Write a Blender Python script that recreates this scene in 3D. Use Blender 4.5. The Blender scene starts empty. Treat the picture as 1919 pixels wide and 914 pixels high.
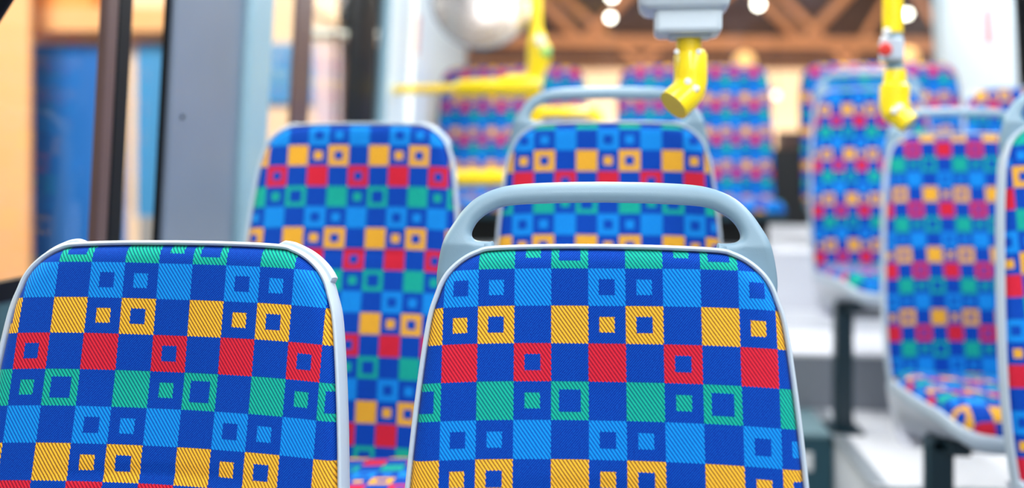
import bpy, bmesh, math, random
from mathutils import Vector, Matrix
random.seed(4)
C = bpy.context.scene.collection
SC = bpy.context.scene
R = math.radians

# ------------------------------------------------------------------ camera, world, lights, exposure
F = 1800.0                       # focal length in pixels of the 1919 px wide frame
HY = 300.0                       # pixel row of the horizon
YAW = R(6.08)
CZ = 1.16
cd = bpy.data.cameras.new('camera'); cam = bpy.data.objects.new('camera', cd); C.objects.link(cam)
cam.location = (0, 0, CZ); cam.rotation_euler = (R(90), 0, YAW)
cd.sensor_width = 36; cd.lens = F / 1919 * 36
cd.shift_y = -(457.0 - HY) / 1919
cd.clip_start = .02; cd.clip_end = 200
cd.dof.use_dof = True; cd.dof.focus_distance = 1.04; cd.dof.aperture_fstop = 1.72
SC.camera = cam
SC.view_settings.view_transform = 'Standard'; SC.view_settings.look = 'None'
SC.view_settings.gamma = 1; SC.view_settings.use_curve_mapping = False
SC.view_settings.exposure = 0.0
w = bpy.data.worlds.new('world'); SC.world = w; w.use_nodes = True
w.node_tree.nodes['Background'].inputs[0].default_value = (1.0, .90, .80, 1)
w.node_tree.nodes['Background'].inputs[1].default_value = .45

def area(name, loc, rot, sx, sy, power, col):
    l = bpy.data.lights.new(name, 'AREA'); l.shape = 'RECTANGLE'; l.size = sx; l.size_y = sy
    l.energy = power; l.color = col
    o = bpy.data.objects.new(name, l); C.objects.link(o); o.location = loc; o.rotation_euler = rot
    return o
# the two light strips along the bus ceiling, and added fill lights around the hall
area('ceiling_strip_light', (-.08, .7, 2.27), (0, 0, 0), .22, 7.0, 80, (.93, .97, 1.0))
area('ceiling_strip_light', (1.20, 1.1, 2.27), (0, 0, 0), .22, 7.8, 112, (.93, .97, 1.0))
def aimed(name, loc, at, sx, sy, power, col):
    o = area(name, loc, (0, 0, 0), sx, sy, power, col)
    o.rotation_euler = (Vector(at) - Vector(loc)).to_track_quat('-Z', 'Y').to_euler(); return o
aimed('hall_fill_light', (-2.6, 1.2, 5.5), (-3.2, 7.2, 1.3), 2, 2, 850, (1.0, .86, .68))  # added light without a fixture, brightens the stand boards
aimed('hall_fill_light', (-3.4, 2.9, 3.1), (-.5, 1.0, 1.05), 1.0, 1.0, 110, (1.0, .9, .66))  # added light for the warm glare on the front window seat
aimed('hall_fill_light', (-1, 27.5, .2), (0, 32, 3), 9, .6, 680, (1.0, .84, .66))  # added low light, hidden behind the bench, brightens the far hall wall
aimed('hall_fill_light', (9, 27.5, .2), (10, 32, 3), 9, .6, 680, (1.0, .82, .62))  # second added low light for the same wall
aimed('hall_fill_light', (4, 12, 9), (5, 30, 4.8), 4, 4, 2500, (1.0, .82, .64))  # added light that lifts the roof trusses

def P(px, py, d):
    """the place in the bus seen at pixel (px, py) at distance d in front of the camera"""
    xc = (px - 959.5) / F * d
    return Vector((xc * math.cos(YAW) - d * math.sin(YAW), d * math.cos(YAW) + xc * math.sin(YAW), CZ + (HY - py) / F * d))
TILT = .055
XL, XR = -.86, 1.72              # side walls at z = 1
def wall_y(px, X):               # where along the bus the wall plane at X crosses pixel column px
    k = (px - 959.5) / F; X = X + (.013 if X < 0 else -.013)
    d = X / (k * math.cos(YAW) - math.sin(YAW))
    return d * math.cos(YAW) + k * d * math.sin(YAW)

# ------------------------------------------------------------------ materials
def srgb(r, g, b):
    f = lambda c: (c / 255) / 12.92 if c / 255 <= .04045 else (((c / 255) + .055) / 1.055) ** 2.4
    return (f(r), f(g), f(b), 1)
def mat(name, col, rough=.5, metal=0.0, noise=.06, nscale=30, bump=0.0, bscale=200, spec=.5, coat=0.0):
    m = bpy.data.materials.new(name); m.use_nodes = True
    nt = m.node_tree; b = nt.nodes['Principled BSDF']
    b.inputs['Roughness'].default_value = rough; b.inputs['Metallic'].default_value = metal
    b.inputs['Specular IOR Level'].default_value = spec; b.inputs['Coat Weight'].default_value = coat
    tc = nt.nodes.new('ShaderNodeTexCoord')
    n = nt.nodes.new('ShaderNodeTexNoise'); n.inputs['Scale'].default_value = nscale; n.inputs['Detail'].default_value = 3
    nt.links.new(tc.outputs['Object'], n.inputs['Vector'])
    mx = nt.nodes.new('ShaderNodeMix'); mx.data_type = 'RGBA'
    mx.inputs[6].default_value = col
    mx.inputs[7].default_value = tuple(c * (1 - noise * 2) for c in col[:3]) + (1,)
    nt.links.new(n.outputs['Fac'], mx.inputs[0]); nt.links.new(mx.outputs[2], b.inputs['Base Color'])
    if bump:
        n2 = nt.nodes.new('ShaderNodeTexNoise'); n2.inputs['Scale'].default_value = bscale; n2.inputs['Detail'].default_value = 2
        nt.links.new(tc.outputs['Object'], n2.inputs['Vector'])
        bp = nt.nodes.new('ShaderNodeBump'); bp.inputs['Strength'].default_value = bump; bp.inputs['Distance'].default_value = .0004
        nt.links.new(n2.outputs['Fac'], bp.inputs['Height']); nt.links.new(bp.outputs['Normal'], b.inputs['Normal'])
    return m
def emis(name, col, s):
    m = bpy.data.materials.new(name); m.use_nodes = True; nt = m.node_tree
    b = nt.nodes['Principled BSDF']; b.inputs['Base Color'].default_value = col
    b.inputs['Emission Color'].default_value = col; b.inputs['Emission Strength'].default_value = s
    return m

def fabric():
    m = bpy.data.materials.new('moquette_fabric'); m.use_nodes = True; nt = m.node_tree; L = nt.links
    b = nt.nodes['Principled BSDF']
    def M(op, a, c=None, d=None):
        n = nt.nodes.new('ShaderNodeMath'); n.operation = op
        for i, x in enumerate((a, c, d)):
            if x is None: continue
            if isinstance(x, (int, float)): n.inputs[i].default_value = x
            else: L.new(x, n.inputs[i])
        return n.outputs[0]
    uv = nt.nodes.new('ShaderNodeUVMap'); sp = nt.nodes.new('ShaderNodeSeparateXYZ'); L.new(uv.outputs[0], sp.inputs[0])
    U, V = sp.outputs[0], sp.outputs[1]              # U grows to the right, V grows downwards, one unit per checker
    ph = M('SUBTRACT', M('MULTIPLY', U, 9.6), M('MULTIPLY', V, 7.0))
    s1 = M('ABSOLUTE', M('SUBTRACT', M('FRACT', ph), .5))       # 0 at the ridge, .5 in the groove
    tooth = M('MULTIPLY', M('SUBTRACT', s1, .25), .05)
    Uj, Vj = M('ADD', U, tooth), M('ADD', V, tooth)
    col, row = M('FLOOR', Uj), M('FLOOR', Vj)
    fu, fv = M('ABSOLUTE', M('SUBTRACT', M('FRACT', Uj), .5)), M('ABSOLUTE', M('SUBTRACT', M('FRACT', Vj), .5))
    mm = M('MAXIMUM', fu, fv)
    k = M('FLOORED_MODULO', M('SUBTRACT', col, row), 4.0)
    r4 = M('FLOORED_MODULO', row, 4.0)
    eq = lambda a, v: M('COMPARE', a, float(v), .1)
    isg, isb, isr = eq(r4, 0), eq(r4, 1), eq(r4, 3)
    hole = M('ADD', M('MULTIPLY', isg, .075), .215)
    ring = M('MULTIPLY', eq(k, 2), M('GREATER_THAN', mm, hole))
    kk = M('ADD', M('MULTIPLY', isb, 2.0), 1.0)
    small = M('MULTIPLY', M('MULTIPLY', M('COMPARE', k, kk, .1), M('LESS_THAN', mm, .205)), M('SUBTRACT', 1.0, isr))
    mask = M('MAXIMUM', M('MAXIMUM', eq(k, 0), ring), small)
    def ramp(cols):
        n = nt.nodes.new('ShaderNodeValToRGB'); n.color_ramp.interpolation = 'CONSTANT'
        e = n.color_ramp.elements; e[0].position = 0; e[0].color = cols[0]; e[1].position = .25; e[1].color = cols[1]
        for i in (2, 3):
            x = e.new(.25 * i); x.color = cols[i]
        L.new(M('ADD', M('MULTIPLY', r4, .25), .1), n.inputs[0]); return n.outputs[0]
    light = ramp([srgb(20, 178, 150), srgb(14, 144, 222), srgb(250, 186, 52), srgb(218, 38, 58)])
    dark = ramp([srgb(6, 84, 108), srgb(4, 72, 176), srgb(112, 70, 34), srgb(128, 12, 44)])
    def mix(f, a, c):
        n = nt.nodes.new('ShaderNodeMix'); n.data_type = 'RGBA'
        L.new(f, n.inputs[0])
        for i, x in ((6, a), (7, c)):
            if isinstance(x, tuple): n.inputs[i].default_value = x
            else: L.new(x, n.inputs[i])
        return n.outputs[2]
    # fine crossing threads break the twill ridges up
    mp = nt.nodes.new('ShaderNodeCombineXYZ'); L.new(M('MULTIPLY', U, 14.0), mp.inputs[0]); L.new(M('MULTIPLY', V, 34.0), mp.inputs[1])
    nz = nt.nodes.new('ShaderNodeTexNoise'); nz.inputs['Scale'].default_value = 1.0; nz.inputs['Detail'].default_value = 2; L.new(mp.outputs[0], nz.inputs['Vector'])
    nzv = nz.outputs['Fac']
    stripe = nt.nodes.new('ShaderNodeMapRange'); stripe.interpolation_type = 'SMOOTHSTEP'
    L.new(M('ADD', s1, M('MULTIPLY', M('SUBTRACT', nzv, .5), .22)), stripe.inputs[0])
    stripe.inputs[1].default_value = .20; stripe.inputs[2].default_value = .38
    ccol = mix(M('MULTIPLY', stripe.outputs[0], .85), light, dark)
    ph2 = M('ADD', M('MULTIPLY', U, 15.0), M('MULTIPLY', V, 13.0))
    s2 = M('ABSOLUTE', M('SUBTRACT', M('FRACT', ph2), .5))
    bl = nt.nodes.new('ShaderNodeMapRange'); bl.interpolation_type = 'SMOOTHSTEP'
    L.new(M('ADD', s2, M('MULTIPLY', M('SUBTRACT', nzv, .5), .5)), bl.inputs[0])
    bl.inputs[1].default_value = .1; bl.inputs[2].default_value = .45
    bcol = mix(bl.outputs[0], srgb(0, 34, 134), srgb(0, 82, 184))
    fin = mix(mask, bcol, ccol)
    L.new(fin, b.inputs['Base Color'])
    b.inputs['Roughness'].default_value = .82; b.inputs['Specular IOR Level'].default_value = .15
    b.inputs['Sheen Weight'].default_value = .10; b.inputs['Sheen Roughness'].default_value = .35
    b.inputs['Sheen Tint'].default_value = (.75, .9, 1, 1)
    h = M('ADD', M('MULTIPLY', M('SUBTRACT', 1.0, M('MULTIPLY', stripe.outputs[0], mask)), .7), M('MULTIPLY', nzv, .5))
    bp = nt.nodes.new('ShaderNodeBump'); bp.inputs['Strength'].default_value = .55; bp.inputs['Distance'].default_value = .0006
    L.new(h, bp.inputs['Height']); L.new(bp.outputs[0], b.inputs['Normal'])
    return m

def glass_mat():
    m = bpy.data.materials.new('window_glass'); m.use_nodes = True; nt = m.node_tree; nt.nodes.clear()
    o = nt.nodes.new('ShaderNodeOutputMaterial'); t = nt.nodes.new('ShaderNodeBsdfTransparent'); g = nt.nodes.new('ShaderNodeBsdfGlossy')
    t.inputs[0].default_value = (.93, .96, .97, 1); g.inputs['Roughness'].default_value = .02
    lw_ = nt.nodes.new('ShaderNodeLayerWeight'); pw = nt.nodes.new('ShaderNodeMath'); pw.operation = 'POWER'; pw.inputs[1].default_value = 5
    ad = nt.nodes.new('ShaderNodeMath'); ad.operation = 'MULTIPLY_ADD'; ad.inputs[1].default_value = .4; ad.inputs[2].default_value = .025
    nt.links.new(lw_.outputs['Facing'], pw.inputs[0]); nt.links.new(pw.outputs[0], ad.inputs[0]); lw_.inputs[0].default_value = .5
    mx = nt.nodes.new('ShaderNodeMixShader'); nt.links.new(ad.outputs[0], mx.inputs[0])
    nt.links.new(t.outputs[0], mx.inputs[1]); nt.links.new(g.outputs[0], mx.inputs[2]); nt.links.new(mx.outputs[0], o.inputs[0])
    return m

FAB = fabric(); GLASS = glass_mat()
HANDLE = mat('blue_grey_plastic', srgb(124, 152, 170), .42, bump=.25, bscale=900, noise=.02)
RIM = mat('pale_grey_plastic', srgb(184, 197, 210), .4, noise=.02)
PAN = mat('seat_pan_plastic', srgb(210, 211, 222), .45, noise=.03)
STEEL = mat('dark_teal_steel', srgb(14, 44, 56), .38, noise=.1)
YEL = mat('yellow_powder_coat', srgb(255, 216, 0), .28, noise=.01, coat=.4)
YELD = mat('yellow_sleeve', srgb(255, 222, 20), .3, noise=.01, coat=.3)
SCREW = mat('white_screw', srgb(236, 238, 240), .25, noise=.02)
REDB = mat('red_button', srgb(226, 60, 52), .35)
GREENB = mat('green_button', srgb(60, 210, 130), .3)
BOXW = mat('light_grey_housing', srgb(206, 218, 228), .4, noise=.02)
WALLW = mat('white_side_panel', srgb(218, 232, 238), .45, noise=.03, nscale=3)
GREYP = mat('grey_pillar_cover', srgb(112, 126, 146), .3, noise=.1, nscale=4)
GREYL = mat('light_blue_grey_edge', srgb(136, 170, 186), .3, noise=.03)
BLACK = mat('black_rubber', srgb(6, 12, 18), .5, spec=.2)
BROWN = mat('brown_pillar_cover', srgb(92, 70, 68), .4, noise=.12, nscale=6)
WALLG = mat('teal_grey_lining', srgb(58, 92, 100), .5, noise=.1)
CEIL = mat('ceiling_lining', srgb(226, 230, 232), .6)
FLOORM = mat('grey_speckled_vinyl', srgb(150, 158, 164), .6, noise=.2, nscale=250)
STEPL = mat('light_step_vinyl', srgb(240, 240, 244), .55, noise=.06, nscale=40)
RISER = mat('light_grey_riser', srgb(222, 224, 232), .55, noise=.04, nscale=5)
RISERD = mat('mid_grey_riser', srgb(138, 142, 152), .55, noise=.12, nscale=60)
TREAD = mat('teal_grey_tread', srgb(120, 152, 160), .55)
TEAL = mat('dark_teal_riser', srgb(34, 80, 94), .5, noise=.08)
DARK = mat('near_black_lining', srgb(16, 18, 20), .7)
HY_Y = mat('yellow_edge_marking', srgb(236, 216, 70), .5)
ALU = mat('brushed_aluminium_edge', srgb(190, 198, 204), .35, metal=.6)
HPEACH = mat('peach_wall_board', srgb(246, 190, 136), .7, noise=.07, nscale=.8)
HCREAM = mat('cream_wall_board', srgb(255, 226, 196), .7, noise=.05, nscale=.7)
HORANGE = mat('ochre_wall_board', srgb(240, 168, 92), .7, noise=.08, nscale=1.2)
HBLUE = mat('blue_banner_board', srgb(4, 112, 214), .5, noise=.07, nscale=2)
HBLUE2 = mat('light_blue_banner_board', srgb(60, 150, 222), .5, noise=.05, nscale=2)
TRUSS = mat('rust_painted_truss', srgb(214, 150, 108), .6, noise=.15, nscale=.8)
BACKW = mat('dark_brown_hall_cladding', srgb(78, 54, 48), .8, noise=.3, nscale=.25)
HFLOOR = mat('hall_carpet', srgb(150, 120, 100), .9, noise=.1)
MIR = mat('mirror_glass', (.86, .79, .76, 1), .20, metal=1.0, noise=0)
LAMPW = emis('lamp_glow', (1, .93, .78, 1), 16)
LAMPO = emis('orange_lamp_glow', (1, .55, .2, 1), 1.3)
STRIPM = emis('strip_diffuser', (1, 1, 1, 1), 2.5)

# ------------------------------------------------------------------ mesh helpers
def link(name, bm, m, parent=None, smooth=True, bevel=0.0):
    bmesh.ops.recalc_face_normals(bm, faces=bm.faces)
    me = bpy.data.meshes.new(name); bm.to_mesh(me); bm.free()
    if smooth:
        for p in me.polygons: p.use_smooth = True
    o = bpy.data.objects.new(name, me); C.objects.link(o); me.materials.append(m)
    if bevel:
        b = o.modifiers.new('bevel', 'BEVEL'); b.width = bevel; b.segments = 3; b.limit_method = 'ANGLE'; b.angle_limit = R(40)
    if smooth:
        try: me.set_sharp_from_angle(angle=R(42))
        except Exception: pass
    if parent: o.parent = parent
    return o
def thing(name, label, cat, loc=(0, 0, 0), rz=0, group=None):
    o = bpy.data.objects.new(name, None); C.objects.link(o); o.location = loc; o.rotation_euler = (0, 0, rz)
    o.empty_display_size = .1
    o['label'] = label; o['category'] = cat
    if group: o['group'] = group
    return o
def tag(o, label, cat, group=None):
    o['label'] = label; o['category'] = cat
    if group: o['group'] = group
    return o
def struct(o):
    o['kind'] = 'structure'; return o
def add_box(bm, x0, x1, y0, y1, z0, z1, f=None):
    vs = [bm.verts.new(f(Vector(p)) if f else p) for p in
          [(x0, y0, z0), (x1, y0, z0), (x1, y1, z0), (x0, y1, z0), (x0, y0, z1), (x1, y0, z1), (x1, y1, z1), (x0, y1, z1)]]
    for a in ((0, 3, 2, 1), (4, 5, 6, 7), (0, 1, 5, 4), (1, 2, 6, 5), (2, 3, 7, 6), (3, 0, 4, 7)):
        bm.faces.new([vs[i] for i in a])
def box(name, x0, x1, y0, y1, z0, z1, m, parent=None, bevel=0.0, f=None):
    bm = bmesh.new(); add_box(bm, x0, x1, y0, y1, z0, z1, f); return link(name, bm, m, parent, smooth=bevel > 0, bevel=bevel)
def add_tube(bm, pts, rad, n=20, caps=True, rfun=None):
    """sweep a circle along pts; rad may be a list"""
    pts = [Vector(p) for p in pts]; rings = []
    if not isinstance(rad, (list, tuple)): rad = [rad] * len(pts)
    t0 = (pts[1] - pts[0]).normalized()
    up = Vector((0, 0, 1)) if abs(t0.z) < .9 else Vector((1, 0, 0))
    nrm = t0.cross(up).normalized()
    for i, p in enumerate(pts):
        t = (pts[min(i + 1, len(pts) - 1)] - pts[max(i - 1, 0)]).normalized()
        nrm = (nrm - t * nrm.dot(t)).normalized(); bi = t.cross(nrm)
        rings.append([bm.verts.new(p + (nrm * math.cos(2 * math.pi * j / n) + bi * math.sin(2 * math.pi * j / n)) * rad[i]) for j in range(n)])
    for a, b in zip(rings, rings[1:]):
        for j in range(n): bm.faces.new((a[j], a[(j + 1) % n], b[(j + 1) % n], b[j]))
    if caps: bm.faces.new(rings[0][::-1]); bm.faces.new(rings[-1])
def tube(name, pts, rad, m, parent=None, n=20):
    bm = bmesh.new(); add_tube(bm, pts, rad, n); return link(name, bm, m, parent)
def catmull(pts, k=6):
    out = []
    for i in range(len(pts) - 1):
        p0 = pts[max(i - 1, 0)]; p1 = pts[i]; p2 = pts[i + 1]; p3 = pts[min(i + 2, len(pts) - 1)]
        for j in range(k):
            t = j / k
            out.append(tuple(.5 * (2 * b + (c - a) * t + (2 * a - 5 * b + 4 * c - d) * t * t + (3 * b - a - 3 * c + d) * t ** 3) for a, b, c, d in zip(p0, p1, p2, p3)))
    out.append(tuple(pts[-1])); return out
def resample(pts, n):
    L = [0]
    for a, b in zip(pts, pts[1:]): L.append(L[-1] + math.dist(a, b))
    out = []; j = 0
    for i in range(n):
        s = L[-1] * i / (n - 1)
        while j < len(L) - 2 and L[j + 1] < s: j += 1
        t = (s - L[j]) / max(L[j + 1] - L[j], 1e-9)
        out.append(tuple(a + (b - a) * t for a, b in zip(pts[j], pts[j + 1])))
    return out
def offset(pts, d, closed=False):
    """push an outline (run clockwise: left side up, over the top, right side down) outwards by d (number or function)"""
    out = []; n = len(pts)
    for i, p in enumerate(pts):
        a = pts[(i - 1) % n] if closed or i else pts[0]; b = pts[(i + 1) % n] if closed or i < n - 1 else pts[-1]
        tx, ty = b[0] - a[0], b[1] - a[1]; l = math.hypot(tx, ty) or 1
        dd = d(p) if callable(d) else d
        out.append((p[0] - ty / l * dd, p[1] + tx / l * dd))
    return out

# ------------------------------------------------------------------ the seats
CELL = .0385
REC = R(11.4)
HALF = [(0, 0), (.06, -.0006), (.118, -.003), (.135, -.0072), (.150, -.0150), (.163, -.0262), (.1715, -.038), (.1775, -.053),
        (.186, -.085), (.195, -.165), (.2015, -.25), (.208, -.36), (.212, -.47), (.210, -.57), (.203, -.655)]
def outline_half(widen=1.0, add=0.0):
    return [(x * widen + (add if x > 0 else 0), v) for x, v in catmull(HALF, 6)]
def full_outline(half):
    return [(-x, v) for x, v in half[::-1]] + half[1:]        # left bottom -> top -> right bottom
def coons(top, left, right, bottom, nu, nv):
    top, bottom = resample(top, nu), resample(bottom, nu); left, right = resample(left, nv), resample(right, nv)
    G = []
    for j in range(nv):
        t = j / (nv - 1); row = []
        for i in range(nu):
            s = i / (nu - 1)
            row.append(tuple((1 - t) * top[i][k] + t * bottom[i][k] + (1 - s) * left[j][k] + s * right[j][k]
                       - ((1 - s) * (1 - t) * top[0][k] + s * (1 - t) * top[-1][k] + (1 - s) * t * bottom[0][k] + s * t * bottom[-1][k]) for k in (0, 1)))
        G.append(row)
    return G
def dist_to(p, poly):
    m = 9
    for a, b in zip(poly, poly[1:]):
        dx, dy = b[0] - a[0], b[1] - a[1]; l = dx * dx + dy * dy or 1e-12
        t = max(0, min(1, ((p[0] - a[0]) * dx + (p[1] - a[1]) * dy) / l))
        m = min(m, (p[0] - a[0] - t * dx) ** 2 + (p[1] - a[1] - t * dy) ** 2)
    return math.sqrt(m)
def patch(name, G, outl, hfun, place, uvfun, m, parent):
    bm = bmesh.new(); uvl = bm.loops.layers.uv.new('UVMap'); V = []; info = {}
    for row in G:
        r = []
        for p in row:
            v = bm.verts.new(place(p[0], p[1], hfun(p, dist_to(p, outl)))); info[v] = uvfun(p); r.append(v)
        V.append(r)
    for a, b in zip(V, V[1:]):
        for i in range(len(a) - 1): bm.faces.new((a[i], b[i], b[i + 1], a[i + 1]))
    # skirt folding behind the rim
    for f in bm.faces:
        for l in f.loops: l[uvl].uv = info[l.vert]
    bound = [e for e in bm.edges if e.is_boundary]
    ret = bmesh.ops.extrude_edge_only(bm, edges=bound)
    nv = [g for g in ret['geom'] if isinstance(g, bmesh.types.BMVert)]
    dn = place(0, -.1, -.008) - place(0, -.1, 0)
    for v in nv: v.co += dn
    me = bpy.data.meshes.new(name); bm.to_mesh(me); bm.free()
    for p in me.polygons: p.use_smooth = True
    o = bpy.data.objects.new(name, me); C.objects.link(o); me.materials.append(m); o.parent = parent
    return o
def sweep_profile(bm, line, prof, place, cap=False):
    """prof: (outward, height) pairs swept along an outline; returns rings"""
    layers = [offset(line, o) for o, h in prof]
    rings = [[bm.verts.new(place(layers[k][i][0], layers[k][i][1], prof[k][1])) for k in range(len(prof))] for i in range(len(line))]
    for a, b in zip(rings, rings[1:]):
        for k in range(len(prof)):
            k2 = (k + 1) % len(prof)
            bm.faces.new((a[k], a[k2], b[k2], b[k]))
    bm.faces.new(rings[0]); bm.faces.new(rings[-1][::-1])
    return rings
def rot2(x, y, a): return x * math.cos(a) - y * math.sin(a), x * math.sin(a) + y * math.cos(a)

HOUT = [(-.172, -.085), (-.179, -.060), (-.1815, -.038), (-.179, -.016), (-.1735, .006), (-.165, .0225), (-.154, .039), (-.140, .0525), (-.121, .0622),
        (-.096, .0680), (-.050, .0707), (0, .0715)]
HIN = [(-.118, -.012), (-.119, .0035), (-.124, .0043), (-.132, .0047), (-.139, .0062), (-.1432, .0105), (-.1425, .018), (-.136, .0285), (-.123, .0382),
       (-.103, .0448), (-.052, .0478), (0, .0487)]
def handle_mesh(place):
    """grab handle: closed loop outline with its opening, rounded all round"""
    cu = bpy.data.curves.new('tmp', 'CURVE'); cu.dimensions = '2D'; cu.fill_mode = 'BOTH'
    cu.extrude = .0015; cu.bevel_depth = .0095; cu.bevel_resolution = 5; cu.offset = -.0095
    def spl(h, sub):
        c = catmull(h[:-1] + [h[-1]], sub); full = c + [(-x, y) for x, y in c[::-1][1:]]
        s = cu.splines.new('POLY'); s.points.add(len(full) - 1)
        for q, (x, y) in zip(s.points, full): q.co = (x, y, 0, 1)
        s.use_cyclic_u = True
    spl(HOUT, 8); spl(HIN, 8)
    o = bpy.data.objects.new('tmp', cu); C.objects.link(o)
    bpy.context.view_layer.update()
    me = bpy.data.meshes.new_from_object(o.evaluated_get(bpy.context.evaluated_depsgraph_get()))
    bpy.data.objects.remove(o); bpy.data.curves.remove(cu)
    bm = bmesh.new(); bm.from_mesh(me); bpy.data.meshes.remove(me)
    bmesh.ops.remove_doubles(bm, verts=bm.verts, dist=1e-5)
    for v in bm.verts:
        x, y, z = v.co
        # the bar leans back a little and the shoulders sink behind the rim
        h = z - .008 - .10 * max(0, y) - .012 * min(1, max(0, (-y) / .05))
        v.co = place(x, y, h)
    return bm

def make_seat(label, loc, uc, rho, rot=0.0, handle=True, leg=True, group=None, top=1.069, fine=True, floor_z=0.0, pan=True):
    """top: height of the backrest top above the seat's own floor"""
    t = thing('bus_seat', label, 'seat', loc, 0, group)
    sr, cr = math.sin(REC), math.cos(REC)
    def bplace(u, v, h):
        bend = 0
        return Vector((u, v * sr - h * cr - bend, top + v * cr + h * sr))
    half = outline_half(); full = full_outline(half)
    inner = offset(full, -.0036)
    n = len(inner); ic = n // 2
    # corners of the patch sit on the rounded shoulders
    def corner(side):
        return min(range(n), key=lambda i: abs(inner[i][0] - side * .152) + abs(inner[i][1] + .022))
    a, b = corner(-1), corner(1)
    nu, nv = (84, 110) if fine else (44, 60)
    G = coons(inner[a:b + 1], inner[:a + 1][::-1], inner[b:], [inner[0], inner[-1]], nu, nv)
    def hf(p, d):
        e = min(d / .020, 1)
        h = .003 + .0125 * math.sqrt(max(0, 1 - (1 - e) ** 2))
        h += .006 * math.exp(-((p[1] + .40) / .10) ** 2)                 # lumbar swell
        h -= .0030 * math.exp(-((p[1] + .2455 + .25 * p[0] ** 2) / .0035) ** 2) * math.exp(-(p[0] / .10) ** 4)   # tuck line
        h -= .010 * math.exp(-(p[0] / .09) ** 2) * (min(1, -p[1] / .15))   # hollow along the spine
        return h
    def uvf(p):
        x, y = rot2(p[0], p[1], rot)
        # cloth pulled round the edges
        return (uc + x / CELL + 1.2 * (abs(x) / .2) ** 6 * .12 * (1 if x > 0 else -1), rho - y / CELL - .13 * min(1, abs(x) / .19) ** 3)
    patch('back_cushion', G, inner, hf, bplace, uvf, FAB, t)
    # shell with raised rim and closed back
    bm = bmesh.new()
    prof = [(-.0042, .001), (-.0040, .0085), (-.0032, .0100), (-.0016, .0108), (.0004, .0098), (.0013, .0066), (.0016, -.010), (.0002, -.024), (-.006, -.032), (-.03, -.036), (-.03, -.030), (-.008, -.022)]
    rings = sweep_profile(bm, full, prof, bplace)
    lay = offset(full, -.028); m_ = len(lay) // 2
    back = [[bm.verts.new(bplace(lay[i][0] * s, lay[i][1] * (1) , -.033)) for s in (1, .5)] for i in range(m_ + 1)]
    mir = [[bm.verts.new(bplace(lay[-1 - i][0] * s, lay[-1 - i][1], -.033)) for s in (1, .5)] for i in range(m_ + 1)]
    for i in range(m_):
        for A, B in (((back[i][0], back[i][1]), (back[i + 1][0], back[i + 1][1])),):
            bm.faces.new((A[0], A[1], B[1], B[0]))
        bm.faces.new((mir[i][0], mir[i + 1][0], mir[i + 1][1], mir[i][1]))
        bm.faces.new((back[i][1], mir[i][1], mir[i + 1][1], back[i + 1][1]))
    link('seat_shell', bm, RIM, t)
    if handle:
        link('grab_handle', handle_mesh(bplace), HANDLE, t)
    else:
        # shoulder caps standing a little proud of the rim where a handle would fit
        for sgn in (-1, 1):
            i0 = min(range(n), key=lambda i: abs(full[i][0] - sgn * .113) + abs(full[i][1] + .003))
            i1 = min(range(n), key=lambda i: abs(full[i][0] - sgn * .1735) + abs(full[i][1] + .042))
            seg = full[min(i0, i1):max(i0, i1) + 1]
            seg = [tuple(q) for q in resample(seg, 26)]
            bm = bmesh.new()
            k = 0
            rr = []
            offs = [(-.004, -.002), (.0045, -.001), (.0066, -.004), (.0070, -.010), (.0066, -.018), (.0045, -.021), (-.004, -.021)]
            for i, p in enumerate(seg):
                tt = i / (len(seg) - 1) if sgn > 0 else 1 - i / (len(seg) - 1)
                g = min(1, tt / .12) * min(1, (1 - tt) / .06 + .35)
                ring = []
                for o_, h_ in offs:
                    q = offset(seg, -.004 + (o_ + .004) * (.45 + .55 * g))[i]
                    ring.append(bm.verts.new(bplace(q[0], q[1], h_)))
                rr.append(ring)
            for A, B in zip(rr, rr[1:]):
                for j in range(len(offs)):
                    bm.faces.new((A[j], A[(j + 1) % len(offs)], B[(j + 1) % len(offs)], B[j]))
            bm.faces.new(rr[0]); bm.faces.new(rr[-1][::-1])
            link('shoulder_cap', bm, RIM, t)
    # ---- lower half: cushion, its rim and the pan.  plan coordinates (x, s): s = 0 at the back, negative forwards
    yb = -.60 * sr - .004; zb = top - .60 * cr
    PH = [(.200, .0), (.206, -.08), (.208, -.20), (.205, -.30), (.198, -.36), (.182, -.400), (.152, -.424), (.10, -.432), (0, -.434)]
    hp = catmull(PH, 6)
    plan = [(-x, s) for x, s in hp] + [(x, s) for x, s in hp[::-1][1:]]      # left back -> front -> right back
    plan = plan[::-1]                                                     # right back -> front -> left back (outward = +offset)
    def zs(s): return zb - .030 - .03 * s * 0 + (.018 * (-s / .43)) - .035 * max(0, (-s - .33) / .10) ** 2
    def cplace(x, s, h): return Vector((x, yb + s, zs(s) + h))
    inn = offset(plan, -.005)
    nn = len(inn)
    ca = min(range(nn), key=lambda i: abs(inn[i][0] - .178) + abs(inn[i][1] + .396))
    cb = min(range(nn), key=lambda i: abs(inn[i][0] + .178) + abs(inn[i][1] + .396))
    G = coons([inn[0], inn[-1]], inn[:ca + 1], inn[cb:][::-1], inn[ca:cb + 1], 40, 44)
    back_line = inn
    def hc(p, d):
        e = min(d / .035, 1)
        return .004 + .030 * math.sqrt(max(0, 1 - (1 - e) ** 2)) - .008 * math.exp(-(p[0] / .1) ** 2)
    patch('seat_cushion', G, back_line, hc, cplace, lambda p: (uc + .3 + p[0] / CELL, rho + 1.7 - p[1] * 1.02 / CELL), FAB, t)
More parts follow.
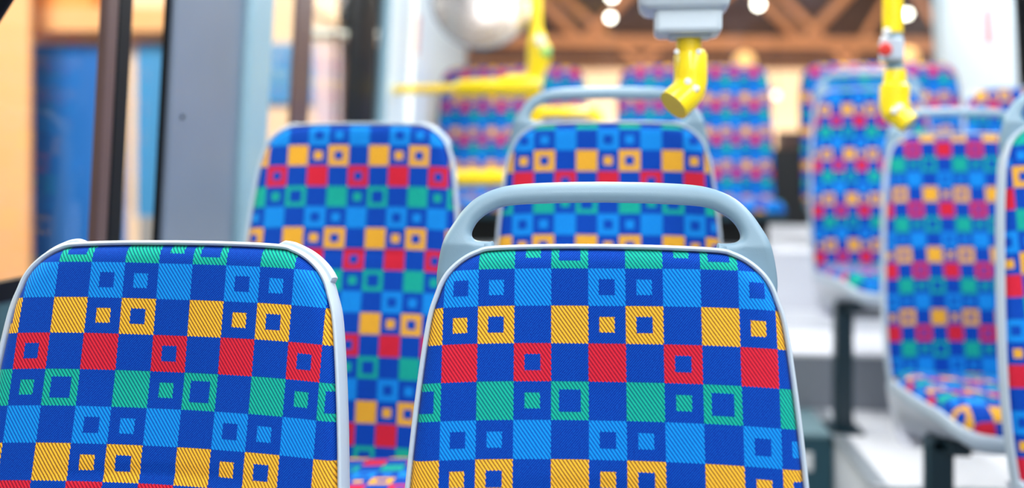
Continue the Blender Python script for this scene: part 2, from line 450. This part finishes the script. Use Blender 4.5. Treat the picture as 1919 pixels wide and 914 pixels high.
    if pan:
        bm = bmesh.new()
        prof = [(-.006, .0), (-.005, .006), (-.001, .009), (.003, .007), (.005, .0), (.005, -.012), (.002, -.020), (-.006, -.022)]
        sweep_profile(bm, plan, prof, cplace)
        link('seat_rim', bm, RIM, t)
        bm = bmesh.new(); rings = []
        closed = plan + [(x, .0) for x in (-.12, -.04, .04, .12)]
        for off, dz in ((.0035, -.010), (.0, -.035), (-.010, -.062), (-.028, -.085), (-.06, -.100), (-.12, -.105)):
            ly = offset(closed, off, True)
            ring = []
            for (x, s), (x0, s0) in zip(ly, closed):
                depth = .15 * (1 + s0 / .43) + .48 * (-s0 / .43)
                depth = 1.35 - .95 * (-s0 / .434) 
                ss = s if s0 < -.001 else s0 + .06 * (1 + dz / .105) + off * .5
                ring.append(bm.verts.new(Vector((x, yb + ss, zs(s0) + dz * depth))))
            rings.append(ring)
        for A, B in zip(rings, rings[1:]):
            for j in range(len(A)): bm.faces.new((A[j], A[(j + 1) % len(A)], B[(j + 1) % len(A)], B[j]))
        bm.faces.new(rings[-1])
        link('seat_pan', bm, PAN, t)
        zf = zb - .140
        bm = bmesh.new(); add_box(bm, -.19, .26 if leg else .19, yb - .27, yb - .22, zf + .022, zf + .050)
        add_box(bm, -.17, -.13, yb - .33, yb - .12, zf + .03, zf + .060); add_box(bm, .13, .17, yb - .33, yb - .12, zf + .03, zf + .060)
        link('seat_frame', bm, STEEL, t, smooth=True, bevel=.003)
        if leg:
            bm = bmesh.new(); xl = -.170 if leg == 'l' else .170
            add_box(bm, xl - .026, xl + .026, yb - .270, yb - .218, .008, zf + .045)
            add_box(bm, xl - .05, xl + .05, yb - .31, yb - .18, 0, .010)
            link('leg', bm, STEEL, t, smooth=True, bevel=.004)
    return t

# ================================================================== the place: bus shell
Z1 = .16          # first raised level, rows behind the front pair
Z2 = .335         # platform under the third row on the right
Z3 = .52
def lw(p):  # left wall tilt
    return Vector((XL + p.x + TILT * (p.z - 1), p.y, p.z))
def rw(p):
    return Vector((XR + p.x - TILT * (p.z - 1), p.y, p.z))
YF, YB = -2.8, 5.25
struct(box('floor', -1.0, 1.9, YF, YB, -.06, 0, FLOORM))
struct(box('ceiling', -1.0, 1.9, YF, YB, 2.30, 2.36, CEIL))
for xx, ye in ((-.08, 4.2), (1.20, 5.0)):
    struct(box('ceiling', xx - .13, xx + .13, -2.8, ye, 2.285, 2.299, STRIPM))
SILL = .965
struct(box('wall_left', -.06, 0, YF, YB, 0, SILL, WALLG, f=lw))
struct(box('wall_left', -.06, 0, YF, YB, 2.12, 2.34, CEIL, f=lw))
struct(box('wall_right', 0, .06, YF, YB, 0, SILL, WALLG, f=rw))
struct(box('wall_right', 0, .06, YF, YB, 2.12, 2.34, CEIL, f=rw))
def lpanel(name, x0, x1, m, out=0.0, z0=SILL, z1=2.12, th=.010, bevel=.003):
    y0, y1 = wall_y(x0, XL + .012 + out), wall_y(x1, XL + .012 + out)
    return struct(box(name, -th, out, y0, y1, z0, z1, m, f=lw, bevel=bevel)), y0, y1
# pillars along the left side, from the camera back
o, yA0, yA1 = lpanel('trim_1', 205, 226, BROWN, .006, bevel=.004)
o, _, yA2 = lpanel('trim_2', 227, 252, BLACK, .004)
o, yB0, _ = lpanel('trim_3', 318, 330, BLACK, .002)
o, yB1, yB2 = lpanel('trim_4', 331, 456, GREYP, .012, z0=.3, bevel=.004)
pa, pb = yB2 + .002, wall_y(505, XL + .03)
struct(box('trim_5', -.01, .030, pa, pb, .3, 2.12, GREYL, f=lw, bevel=.014))
o, yC0, yC1 = lpanel('trim_6', 553, 584, BROWN, .0)
o, yD0, yD1 = lpanel('trim_7', 655, 702, BLACK, .0)
tube('trim_8', [lw(Vector((.05, wall_y(715, XL + .06), .5))), lw(Vector((.05, wall_y(715, XL + .06), 2.2)))], .021, GREYL)['kind'] = 'structure'
o, yE0, _ = lpanel('wall_left', 728, 765, WALLW, .03, z0=.4, bevel=.01)
struct(box('wall_left', -.06, .008, wall_y(765, XL), YB, .4, 2.2, WALLW, f=lw))
# bolt in the grey pillar cover
bm = bmesh.new(); q = wall_y(340, XL + .012)
add_tube(bm, [lw(Vector((.010, q, 1.244))), lw(Vector((.016, q, 1.244)))], .0042, 14)
tag(link('cover_bolt', bm, BLACK), 'small dark bolt head set in the grey pillar cover', 'bolt')
STK = mat('faded_red_sticker', srgb(206, 150, 156), .5)
ya, yb_ = wall_y(1856, XR - .012), wall_y(1872, XR - .012)
tag(box('warning_sticker', -.0125, -.0105, min(ya, yb_), max(ya, yb_), 1.68, 1.84, STK, f=rw), 'thin faded red sticker on the white panel at the right rear', 'sticker')
ya, yb_ = wall_y(768, XL + .008), wall_y(774, XL + .008)
tag(box('warning_sticker', .0085, .0105, min(ya, yb_), max(ya, yb_), 1.60, 1.76, STK, f=lw), 'thin faded red sticker on the white panel at the left rear', 'sticker')
# glazing with rubber gaskets
def lglass(name, y0, y1, side=lw, sg=-1):
    o = struct(box(name, -.012 if sg < 0 else .008, -.008 if sg < 0 else .012, y0, y1, SILL, 2.12, GLASS, f=side))
    bm = bmesh.new()
    for a in ((y0, y1, SILL - .004, SILL + .022), (y0, y1, 2.10, 2.13)):
        add_box(bm, -.020 if sg < 0 else -.004, .004 if sg < 0 else .020, *a, f=side)
    g = link('window_frame', bm, BLACK, o, smooth=False)
    return o
lglass('window_1', -1.2, yA0 - .001); lglass('window_2', yA2 + .001, yB0 - .001)
lglass('window_3', pb + .001, yC0 - .001); lglass('window_4', yC1 + .001, yD0 - .001)
struct(box('trim_9', -.06, .0, YF, -1.2, SILL, 2.12, WALLW, f=lw))
# rounded top corner of the near window
bm = bmesh.new(); c0 = P(0, 0, 1.19); pts = []
yq = wall_y(22, XL + .03); zt = 2.12
# right side: windows and the white rear panel
yR = wall_y(1905, XR - .03)
struct(box('wall_right', -.01, .06, yR, YB, .4, 2.2, WALLW, f=rw))
struct(box('trim_10', -.012, .06, yR - .022, yR - .001, SILL, 2.12, BLACK, f=rw))
prev = -1.2
for i, yy in enumerate((.6, 2.3, yR - .05)):
    lglass('window_%d' % (5 + i), prev, yy - .03 if i < 2 else yy, rw, 1)
    if i < 2: struct(box('trim_%d' % (11 + i), -.012, .06, yy - .029, yy + .049, SILL, 2.12, GREYP, f=rw)); prev = yy + .05
struct(box('trim_13', 0, .06, YF, -1.2, SILL, 2.12, WALLW, f=rw))
# rear wall with its window
struct(box('wall_rear', -.95, 1.8, YB, YB + .06, 0, 1.22, DARK))
struct(box('wall_rear', -.95, 1.8, YB, YB + .06, 2.10, 2.34, CEIL))
struct(box('window_8', -.90, 1.72, YB + .02, YB + .028, 1.22, 2.14, GLASS, f=lambda p: Vector((p.x, p.y - .26 * (p.z - 1.22), p.z))))
# raised floors
struct(box('floor', -.94, .20, 1.28, YB, .0, Z1, FLOORM))                 # under the left rows
struct(box('floor', .66, 1.74, 1.20, 2.53, .0, Z1, FLOORM))
def slab(name, x0, x1, y0, y1, z0, z1, top, side):
    s = struct(box(name, x0, x1, y0, y1, z0, z1 - .012, side)); s2 = struct(box(name, x0 - .004, x1, y0 - .004, y1, z1 - .012, z1, top, bevel=.003)); return s
slab('floor', .66, 1.76, 2.53, 3.28, 0, Z2, STEPL, RISER)
struct(box('trim_14', .664, 1.74, 2.515, 2.524, 0, Z2 - .014, TEAL))
slab('floor', .20, .655, 2.98, 3.28, 0, Z2, TREAD, TEAL)
struct(box('trim_15', .645, .690, 2.53, 3.27, Z2, Z2 + .004, ALU, bevel=.001))
slab('floor', .20, 1.76, 3.28, 3.74, 0, Z3, STEPL, RISERD)
struct(box('floor', -.90, .20, 3.28, 3.74, Z1, Z3, RISERD))
slab('floor', -.80, 1.72, 3.74, 5.24, 0, .815, STEPL, RISER)
struct(box('trim_16', .20, 1.72, 3.722, 3.738, Z3, .590, mat('white_plinth', srgb(236, 238, 242), .5), bevel=.002))
# yellow edge marks on the step and a white label on its riser
tag(box('edge_marking', .50, .545, 3.03, 3.20, Z2, Z2 + .003, HY_Y), 'yellow marking on the tread of the dark aisle step', 'marking')
la, lb_ = P(1490, 884, 2.88), P(1524, 850, 2.88)
tag(box('step_label', la.x, lb_.x, 2.969, 2.975, la.z, lb_.z, SCREW), 'small white label on the dark teal riser of the aisle step', 'label')
# hall outside
struct(box('ground', -30, 40, -12, 40, -.42, -.40, HFLOOR))

# ================================================================== rear bench
def bench(label, xc, wid, uc):
    t = thing('rear_bench_seat', label, 'seat', (xc, 4.30, .815), 0, 'double seats of the rear bench')
    hw = wid / 2; top = .765; sr, cr = math.sin(R(9)), math.cos(R(9))
    half = catmull([(0, 0), (hw * .5, -.001), (hw - .075, -.004), (hw - .045, -.014), (hw - .022, -.034), (hw - .010, -.065), (hw, -.15), (hw + .006, -.35), (hw + .008, -.60)], 5)
    full = full_outline(half)
    pl = lambda u, v, h: Vector((u, v * sr - h * cr, top + v * cr + h * sr))
    n = len(full)
    a = min(range(n), key=lambda i: abs(full[i][0] + hw - .03) + abs(full[i][1] + .024)); b = min(range(n), key=lambda i: abs(full[i][0] - hw + .03) + abs(full[i][1] + .024))
    G = coons(full[a:b + 1], full[:a + 1][::-1], full[b:], [full[0], full[-1]], 50, 46)
    def hf(p, d):
        e = min(d / .03, 1); return .03 * math.sqrt(max(0, 1 - (1 - e) ** 2)) - .004 * math.exp(-(p[0] / .012) ** 2)
    s = 1.06 * CELL
    patch('back_cushion', G, full, hf, pl, lambda p: (uc + p[0] / s, 2.35 - p[1] / (s * .91)), FAB, t)
    bm = bmesh.new(); sweep_profile(bm, full, [(-.006, 0), (.001, .004), (.003, .0), (.003, -.03), (-.01, -.04), (-.03, -.04)], pl)
    link('seat_shell', bm, BLACK, t)
    hp = catmull([(hw, 0), (hw + .004, -.2), (hw - .004, -.34), (hw - .03, -.385), (hw - .08, -.40), (0, -.402)], 5)
    plan = ([(-x, q) for x, q in hp] + [(x, q) for x, q in hp[::-1][1:]])[::-1]
    cp = lambda x, q, h: Vector((x, -.10 + q, .15 + h))
    nn = len(plan)
    ca = min(range(nn), key=lambda i: abs(plan[i][0] - hw + .03) + abs(plan[i][1] + .385)); cb = nn - 1 - ca
    G = coons([plan[0], plan[-1]], plan[:ca + 1], plan[cb:][::-1], plan[ca:cb + 1], 40, 30)
    patch('seat_cushion', G, plan, lambda p, d: .035 * math.sqrt(max(0, 1 - (1 - min(d / .03, 1)) ** 2)), cp,
          lambda p: (uc + p[0] / s, .2 - p[1] / s), FAB, t)
    box('seat_base', -hw + .01, hw - .01, -.47, -.09, .115, .15, TEAL, t, bevel=.006)
    box('support', -hw + .05, hw - .05, -.30, -.10, 0, .115, DARK, t)
    return t
bench('double rear bench seat at the white left side panel, behind the yellow rail', -.455, .66, .6)
bench('double rear bench seat in the middle, between two warm-lit gaps', .345, .66, 1.2)
bench('double rear bench seat at the right, half hidden by the raised aisle seat', 1.135, .66, 2.2)

# ================================================================== seats in rows
make_seat('front aisle seat with blue-grey grab handle, in sharp focus', (-.011, 1.025, 0), 3.43, .35, rot=R(-.5), leg='r')
make_seat('front window seat without handle, in sharp focus by the left window', (-.481, 1.022, 0), 1.36, .35, rot=R(.9), handle=False, leg='')
make_seat('second-row aisle seat with grab handle, directly behind the sharp handled seat', (-.012, 1.770, Z1), 3.48, .60, leg='r')
make_seat('second-row window seat without handle, beside the grey pillar cover', (-.481, 1.773, Z1), 1.30, .85, rot=R(.2), handle=False, leg='')
make_seat('nearest seat across the aisle, cut off by the right edge of the photo', (.883, 1.835, Z1), .62, 3.9, leg='l', fine=False)
make_seat('blurred seat across the aisle with whole cushion and single dark leg in view', (.883, 2.580, Z1), .70, 2.35, leg='l', fine=False)
make_seat('raised seat across the aisle on the light platform, grab handle before the rear bench', (.866, 3.40, Z2), .5, .55, leg='l', fine=False)
make_seat('seat at the right wall, only its top showing over a blurred handle', (1.36, 3.40, Z2), 2.0, 1.7, handle=False, leg='', fine=False)

# ================================================================== yellow stanchions and fittings
def disc(bm, c, n, r, th=.003):
    n = Vector(n).normalized(); add_tube(bm, [Vector(c) - n * th, Vector(c) + n * th * .4, Vector(c) + n * th], [r, r, r * .7], 16)
toC = lambda p: (Vector((0, 0, CZ)) - p).normalized()
def arc(a, b, c, k=8):
    return [tuple((1 - t) ** 2 * a[i] + 2 * t * (1 - t) * b[i] + t * t * c[i] for i in range(3)) for t in [j / k for j in range(k + 1)]]

# hanging pole with the big grey housing
d = 1.36
t = thing('hanging_pole', 'yellow hanging pole with an elbow end below its big pale grey housing', 'pole', P(1291, 60, d))
def rel(o, t): return o
def ch(o, t): o.parent = t; o.matrix_parent_inverse = Matrix.Translation(-t.location); return o
top = P(1291, 0, d); top.z = 2.30
ch(tube('pole', [top, P(1291, 103, d)], .0178, YEL), t)
pts = [P(1293, 96, d), P(1294, 104, d), P(1294, 140, d)] + [Vector(q) for q in arc(P(1294, 150, d), P(1292, 172, d), P(1277, 184, d - .01))] + [P(1262, 198, d - .015)]
rad = [.0200, .0235] + [.0235] * (len(pts) - 2)
ch(tube('elbow_sleeve', pts, rad, YELD, n=28), t)
for px, py in ((1289, 153), (1304, 166)):
    c = P(px, py, d - .024); bm = bmesh.new(); disc(bm, c, toC(c), .0052, .004); ch(link('screw', bm, SCREW), t)
for px, py in ((1268, 97), (1309, 97)):
    c = P(px, py, d - .022); bm = bmesh.new(); disc(bm, c, toC(c), .004, .003); ch(link('screw', bm, SCREW), t)
def prism(name, px0, px1, py0, zt, dep, m, rad):
    a, b = P(px0, py0, d), P(px1, py0, d); cx, cy = (a.x + b.x) / 2, (a.y + b.y) / 2; hw = (b - a).length / 2
    bm = bmesh.new(); add_box(bm, -hw, hw, -dep, dep, a.z, zt); o = link(name, bm, m, smooth=True, bevel=rad)
    for v in o.data.vertices:
        x, y = rot2(v.co.x, v.co.y, YAW - R(8)); v.co.x, v.co.y = x + cx, y + cy
    return o
ch(prism('lower_housing', 1226, 1349, 68, 1.52, .040, BOXW, .008), t)
ch(prism('upper_housing', 1196, 1364, 27, 1.54, .052, BOXW, .016), t)
ch(prism('bottom_collar', 1254, 1330, 73, 1.335, .026, RIM, .006), t)

# right pole with red button
d = 1.78
t = thing('hanging_pole', 'yellow hanging pole with grey red-button unit and elbow, over the right-hand seats', 'pole', P(1673, 60, d))
top = P(1673, 0, d); top.z = 2.30
ch(tube('pole', [top, P(1673, 62, d)], .0180, YEL), t)
ch(tube('grey_section', [P(1675, 60, d), P(1677, 135, d)], .0150, HANDLE), t)
bm = bmesh.new(); a = P(1658, 70, d - .02); b = P(1671, 118, d + .02)
add_box(bm, a.x, b.x + .01, a.y - .005, b.y, b.z, a.z); ch(link('button_unit', bm, RIM, smooth=True, bevel=.005), t)
c = P(1659, 93, d - .035); bm = bmesh.new(); disc(bm, c, toC(c), .012, .006); ch(link('stop_button', bm, REDB), t)
for px, py in ((1662, 59), (1657, 74)):
    c = P(px, py, d - .030); bm = bmesh.new(); disc(bm, c, toC(c), .007, .006); ch(link('screw', bm, SCREW), t)
pts = [P(1677, 131, d), P(1677, 137, d), P(1677, 156, d), P(1677, 160, d)] + [P(1676, 185, d)] + [Vector(q) for q in arc(P(1676, 192, d), P(1677, 208, d), P(1687, 218, d - .01))] + [P(1704, 233, d - .02)]
rad = [.0185, .0195, .0200, .0265, .0265] + [.0262] * 7 + [.022, .021, .020]
rad = rad[:len(pts)]
ch(tube('elbow_sleeve', pts, rad, YELD, n=28), t)
for px, py in ((1676, 208), (1686, 200)):
    c = P(px, py, d - .028); bm = bmesh.new(); disc(bm, c, toC(c), .006, .004); ch(link('screw', bm, SCREW), t)

# barrier in front of the rear bench
d = 3.35
t = thing('handrail', 'yellow handrail frame with vertical pole and crossbars by the left rear panel', 'handrail', P(1004, 600, d))
top = P(1005, 0, d); top.z = 2.30; low = P(1003, 0, d); low.z = Z3
ch(tube('pole', [top, low], .022, YEL), t)
pj = [P(1006, 58, d), P(1007, 78, d), P(1010, 92, d), P(1010, 110, d), P(1004, 135, d), P(1001, 160, d)]
ch(tube('joint', pj, [.023, .034, .042, .042, .034, .026], YELD), t)
wx = lw(Vector((.012, 0, 1.42))).x
eL = Vector((wx, wall_y(738, wx), P(738, 166, 3.5).z))
ch(tube('crossbar', [eL, P(850, 166, 3.40), P(1003, 160, d)], .0165, YEL), t)
ch(tube('crossbar_sleeve', [P(852, 166, 3.40), P(866, 165, 3.39), P(940, 163, d), P(955, 161, d), P(1012, 159, d)], [.018, .031, .031, .040, .040], YELD), t)
bm = bmesh.new(); add_tube(bm, [eL + Vector((-.002, 0, 0)), eL + Vector((.012, -.002, 0))], .042, 20); ch(link('wall_flange', bm, YEL), t)
ch(tube('crossbar', [P(1003, 212, d), P(1060, 212, d - .02), P(1100, 212, d - .03)] + [Vector(q) for q in arc(P(1105, 212, d - .03), P(1120, 213, d - .03), P(1121, 228, d - .03))] + [P(1121, 330, d - .03)], .022, YEL), t)
l0 = P(845, 334, 3.40)
ch(tube('crossbar', [P(800, 336, 3.42), l0, P(1003, 333, d)], .030, YEL), t)
c = P(1024, 97, d - .05); bm = bmesh.new(); disc(bm, c, toC(c), .016, .008); ch(link('stop_button', bm, GREENB), t)
c = P(1012, 76, d - .05); bm = bmesh.new(); disc(bm, c, toC(c), .018, .008); ch(link('highlight_disc', bm, SCREW), t)  # white disc painted in for the highlight on the joint

# round convex mirror
d = 3.55
ctr = P(904, -4, d); t = thing('round_mirror', 'round convex mirror with thin dark edge hanging above the rear seats', 'mirror', ctr)
nrm = Vector((.10, -1, .02)).normalized(); q = nrm.to_track_quat('Z', 'Y').to_matrix().to_4x4()
Rm = .188; DOME = .014; bm = bmesh.new(); rings = [[bm.verts.new((0, 0, DOME))]]
for i in range(1, 13):
    r_ = Rm * i / 12; rings.append([bm.verts.new((r_ * math.cos(2 * math.pi * j / 48), r_ * math.sin(2 * math.pi * j / 48), DOME * (1 - (i / 12) ** 2))) for j in range(48)])
for j in range(48): bm.faces.new((rings[0][0], rings[1][j], rings[1][(j + 1) % 48]))
for a, b in zip(rings[1:], rings[2:]):
    for j in range(48): bm.faces.new((a[j], b[j], b[(j + 1) % 48], a[(j + 1) % 48]))
bm.transform(Matrix.Translation(ctr) @ q); ch(link('mirror_glass', bm, MIR), t)
bm = bmesh.new()
add_tube(bm, [Vector((Rm * math.cos(2 * math.pi * j / 48), Rm * math.sin(2 * math.pi * j / 48), 0)) for j in range(49)], .0045, 10)
bm.transform(Matrix.Translation(ctr) @ q); ch(link('mirror_edge', bm, GREYP), t)
bm = bmesh.new(); bmesh.ops.create_cone(bm, cap_ends=True, segments=48, radius1=Rm, radius2=Rm * .8, depth=.03); bm.transform(Matrix.Translation(ctr) @ q @ Matrix.Translation((0, 0, -.017)) @ Matrix.Rotation(math.pi, 4, 'X'))
ch(link('mirror_back', bm, BLACK), t)
ch(tube('bracket', [ctr + Vector((0, .03, 0)), ctr + Vector((0, .06, .3)), Vector((ctr.x, ctr.y + .06, 2.30))], .010, GREYP), t)

# poles further forward that the mirror looks back at
for x, y in ((-.02, -.75), (.55, -1.1)):
    tag(tube('grab_pole', [(x, y, 0), (x, y, 2.3)], .018, YEL), 'yellow pole seen in the %s half of the round mirror' % ('right' if x < 0 else 'left'), 'pole')

# ================================================================== outside on the left: exhibition stand
def board(name, px0, px1, py0, py1, d, m, label, cat='board', th=.05, ang=0, group=None, z0=None):
    a, b = P(px0, py1, d), P(px1, py0, d); hw = math.hypot(b.x - a.x, b.y - a.y) / 2
    t_ = bmesh.new(); zz0 = a.z if z0 is None else z0
    add_box(t_, -hw, hw, -th / 2, th / 2, zz0, b.z)
    rt = Matrix.Translation(((a.x + b.x) / 2, (a.y + b.y) / 2, 0)) @ Matrix.Rotation(YAW + ang, 4, 'Z'); t_.transform(rt)
    o = link(name, t_, m, smooth=False); tag(o, label, cat, group); return o
board('wall_board', -420, 760, -560, 820, 7.6, HCREAM, 'broad cream wall board of the stand beyond the left windows', z0=-.4)
board('wall_board', 55, 330, 20, 62, 7.45, HPEACH, 'upper peach fascia board above the blue banner by the left window', th=.3)
board('wall_board', -120, 58, -300, 800, 6.9, HPEACH, 'tall peach upright board at the far left window edge', z0=-.4)
board('wall_board', 60, 182, -160, 20, 7.45, HORANGE, 'ochre board over the peach fascia at the left window', th=.2)
board('banner_board', 60, 236, 84, 760, 7.55, HBLUE, 'deep blue banner board seen through the near left window', 'banner', z0=-.4)
board('banner_board', 258, 420, 80, 408, 7.55, HBLUE2, 'lighter blue banner board between the dark and grey pillars', 'banner')
board('banner_board', 490, 640, 82, 194, 7.55, HBLUE2, 'short blue banner board beside the lit frames further back', 'banner')
board('notice_panel', 262, 330, 406, 500, 5.6, RISERD, 'small grey notice panel under the lighter blue banner', 'panel', z0=-.4)
# the lit machinery beyond the third window
board('wall_board', 640, 664, -300, 700, 5.2, BROWN, 'thin brown upright post behind the second-row window seat', 'post', z0=-.4)
board('door_leaf', 652, 720, 84, 700, 5.0, BLACK, 'dark door leaf standing outside the third left window', 'door', z0=-.4)
board('wall_board', 590, 668, 84, 700, 6.4, mat('lilac_board', srgb(214, 196, 214), .7), 'pale lilac board outside the narrow left rear window', z0=-.4)
board('wall_board', 640, 720, -80, 52, 5.1, BLACK, 'dark square panel over the reflection bar outside', 'panel', th=.2)
tag(tube('reflection_bar', [P(572, 62, 5.15), P(720, 68, 5.0)], .032, ALU), 'horizontal tube standing in for a bright reflection outside the left rear window', 'tube')  # metal tube drawn in place of a bright reflected bar of light
tag(tube('slanted_reflection', [P(540, -60, 5.4), P(600, 5, 5.4), P(645, 40, 5.4)], .075, HCREAM), 'slanted cream tube standing in for reflected light outside above the bright bar', 'reflection')  # pale tube drawn in place of a slanting peach shape of light
tag(tube('thin_post', [P(628, 60, 4.8), Vector(P(624, 60, 4.8).xy.to_tuple() + (-.4,))], .012, BROWN), 'thin dark post under the reflection bar outside', 'post')

# ================================================================== hall beyond the rear window
D = 32
for x0, x1, y0, y1, m, lb, th in ((700, 2100, 132, 420, HCREAM, 'long peach hall wall low behind the rear window', .3),
                             (600, 2200, -260, 131, BACKW, 'dark brown upper hall cladding behind the trusses', .3)):
    o = board('hall_wall', x0, x1, y0, y1, D, m, lb, 'wall', th=th); del o['label']; del o['category']; struct(o); o.name = 'wall_hall'
def truss(dd, yc, hh, xs, label, thick, ct=1.0):
    t = thing('roof_truss', label, 'truss', P(1300, yc, dd))
    ch(tube('bottom_chord', [P(850, yc - 2, dd), P(2000, yc + 6, dd)], thick * ct, TRUSS, n=8), t)
    ch(tube('top_chord', [P(850, yc - hh, dd), P(2000, yc - hh, dd)], thick * .8, TRUSS, n=8), t)
    up = False
    for a, b in zip(xs, xs[1:]):
        p = P(a, yc if not up else yc - hh, dd); q_ = P(b, yc - hh if not up else yc, dd); up = not up
        ch(tube('brace', [p, q_], thick * .72, TRUSS, n=8), t)
truss(26, 80, 210, [700, 895, 1090, 1297, 1505, 1700, 1895], 'rust-brown roof truss with V braces, seen through the rear window', .19)
truss(29, 118, 170, [850, 1000, 1200, 1420, 1590, 1690, 1800], 'second truss lower and farther behind the rear window', .13, .3)
for i, (px, py, dd, r_, lb) in enumerate(((1144, 33, 15, .05, 'lower of the two white hall lamps close together'), (1147, -7, 12.5, .05, 'upper of two white hall lamps, cut by the top edge'),
                             (1421, 8, 13, .055, 'bright white hall lamp right of the grey housing'), (1699, 26, 13, .05, 'bright white hall lamp just right of the red-button pole'),
                             (1455, 178, 12, .035, 'small white lamp low in the gap between rear seats'))):
    c = P(px, py, dd); t = thing('hall_lamp', lb, 'lamp', c)
    bm = bmesh.new(); bmesh.ops.create_uvsphere(bm, u_segments=20, v_segments=12, radius=r_); bm.transform(Matrix.Translation(c)); ch(link('bulb', bm, LAMPW if i < 4 else emis('small_glow', (1, .85, .7, 1), 6)), t)
    ch(tube('shade', [c + Vector((0, .01, r_ * .8)), c + Vector((0, .01, r_ * 2.2))], [r_ * 1.05, r_ * .4], BLACK), t)
    ch(tube('cord', [c + Vector((0, .01, r_ * 2)), c + Vector((0, .01, 4))], .006, BLACK, n=6), t)
for px, py, lb in ((1395, 117, 'orange glowing pendant lamp just over the middle rear seat'), (1700, 108, 'orange glowing pendant lamp beside the white right panel')):
    c = P(px, py, 12); t = thing('pendant_lamp', lb, 'lamp', c)
    bm = bmesh.new(); bmesh.ops.create_uvsphere(bm, u_segments=20, v_segments=12, radius=.13); bm.transform(Matrix.Translation(c)); ch(link('globe', bm, LAMPO), t)
    ch(tube('cord', [c + Vector((0, 0, .12)), c + Vector((0, 0, 4))], .006, BLACK, n=6), t)

c = P(1478, 262, 10)
board('bollard', 1458, 1500, 246, 420, 10, BROWN, 'brown bollard low in the lit gap between the rear bench seats', 'bollard', th=.2, z0=-.4)

wl = [P(-13 + 22 * q_, 5 - 35 * q_, 1.30 - .005 * q_) for q_ in (-2.4, -2.2, -1, 0, 1, 2, 3)]
tag(tube('window_latch', wl, [.012, .020, .020, .020, .020, .020, .018], BLACK), 'black latch arm crossing the top left corner by the window', 'latch')
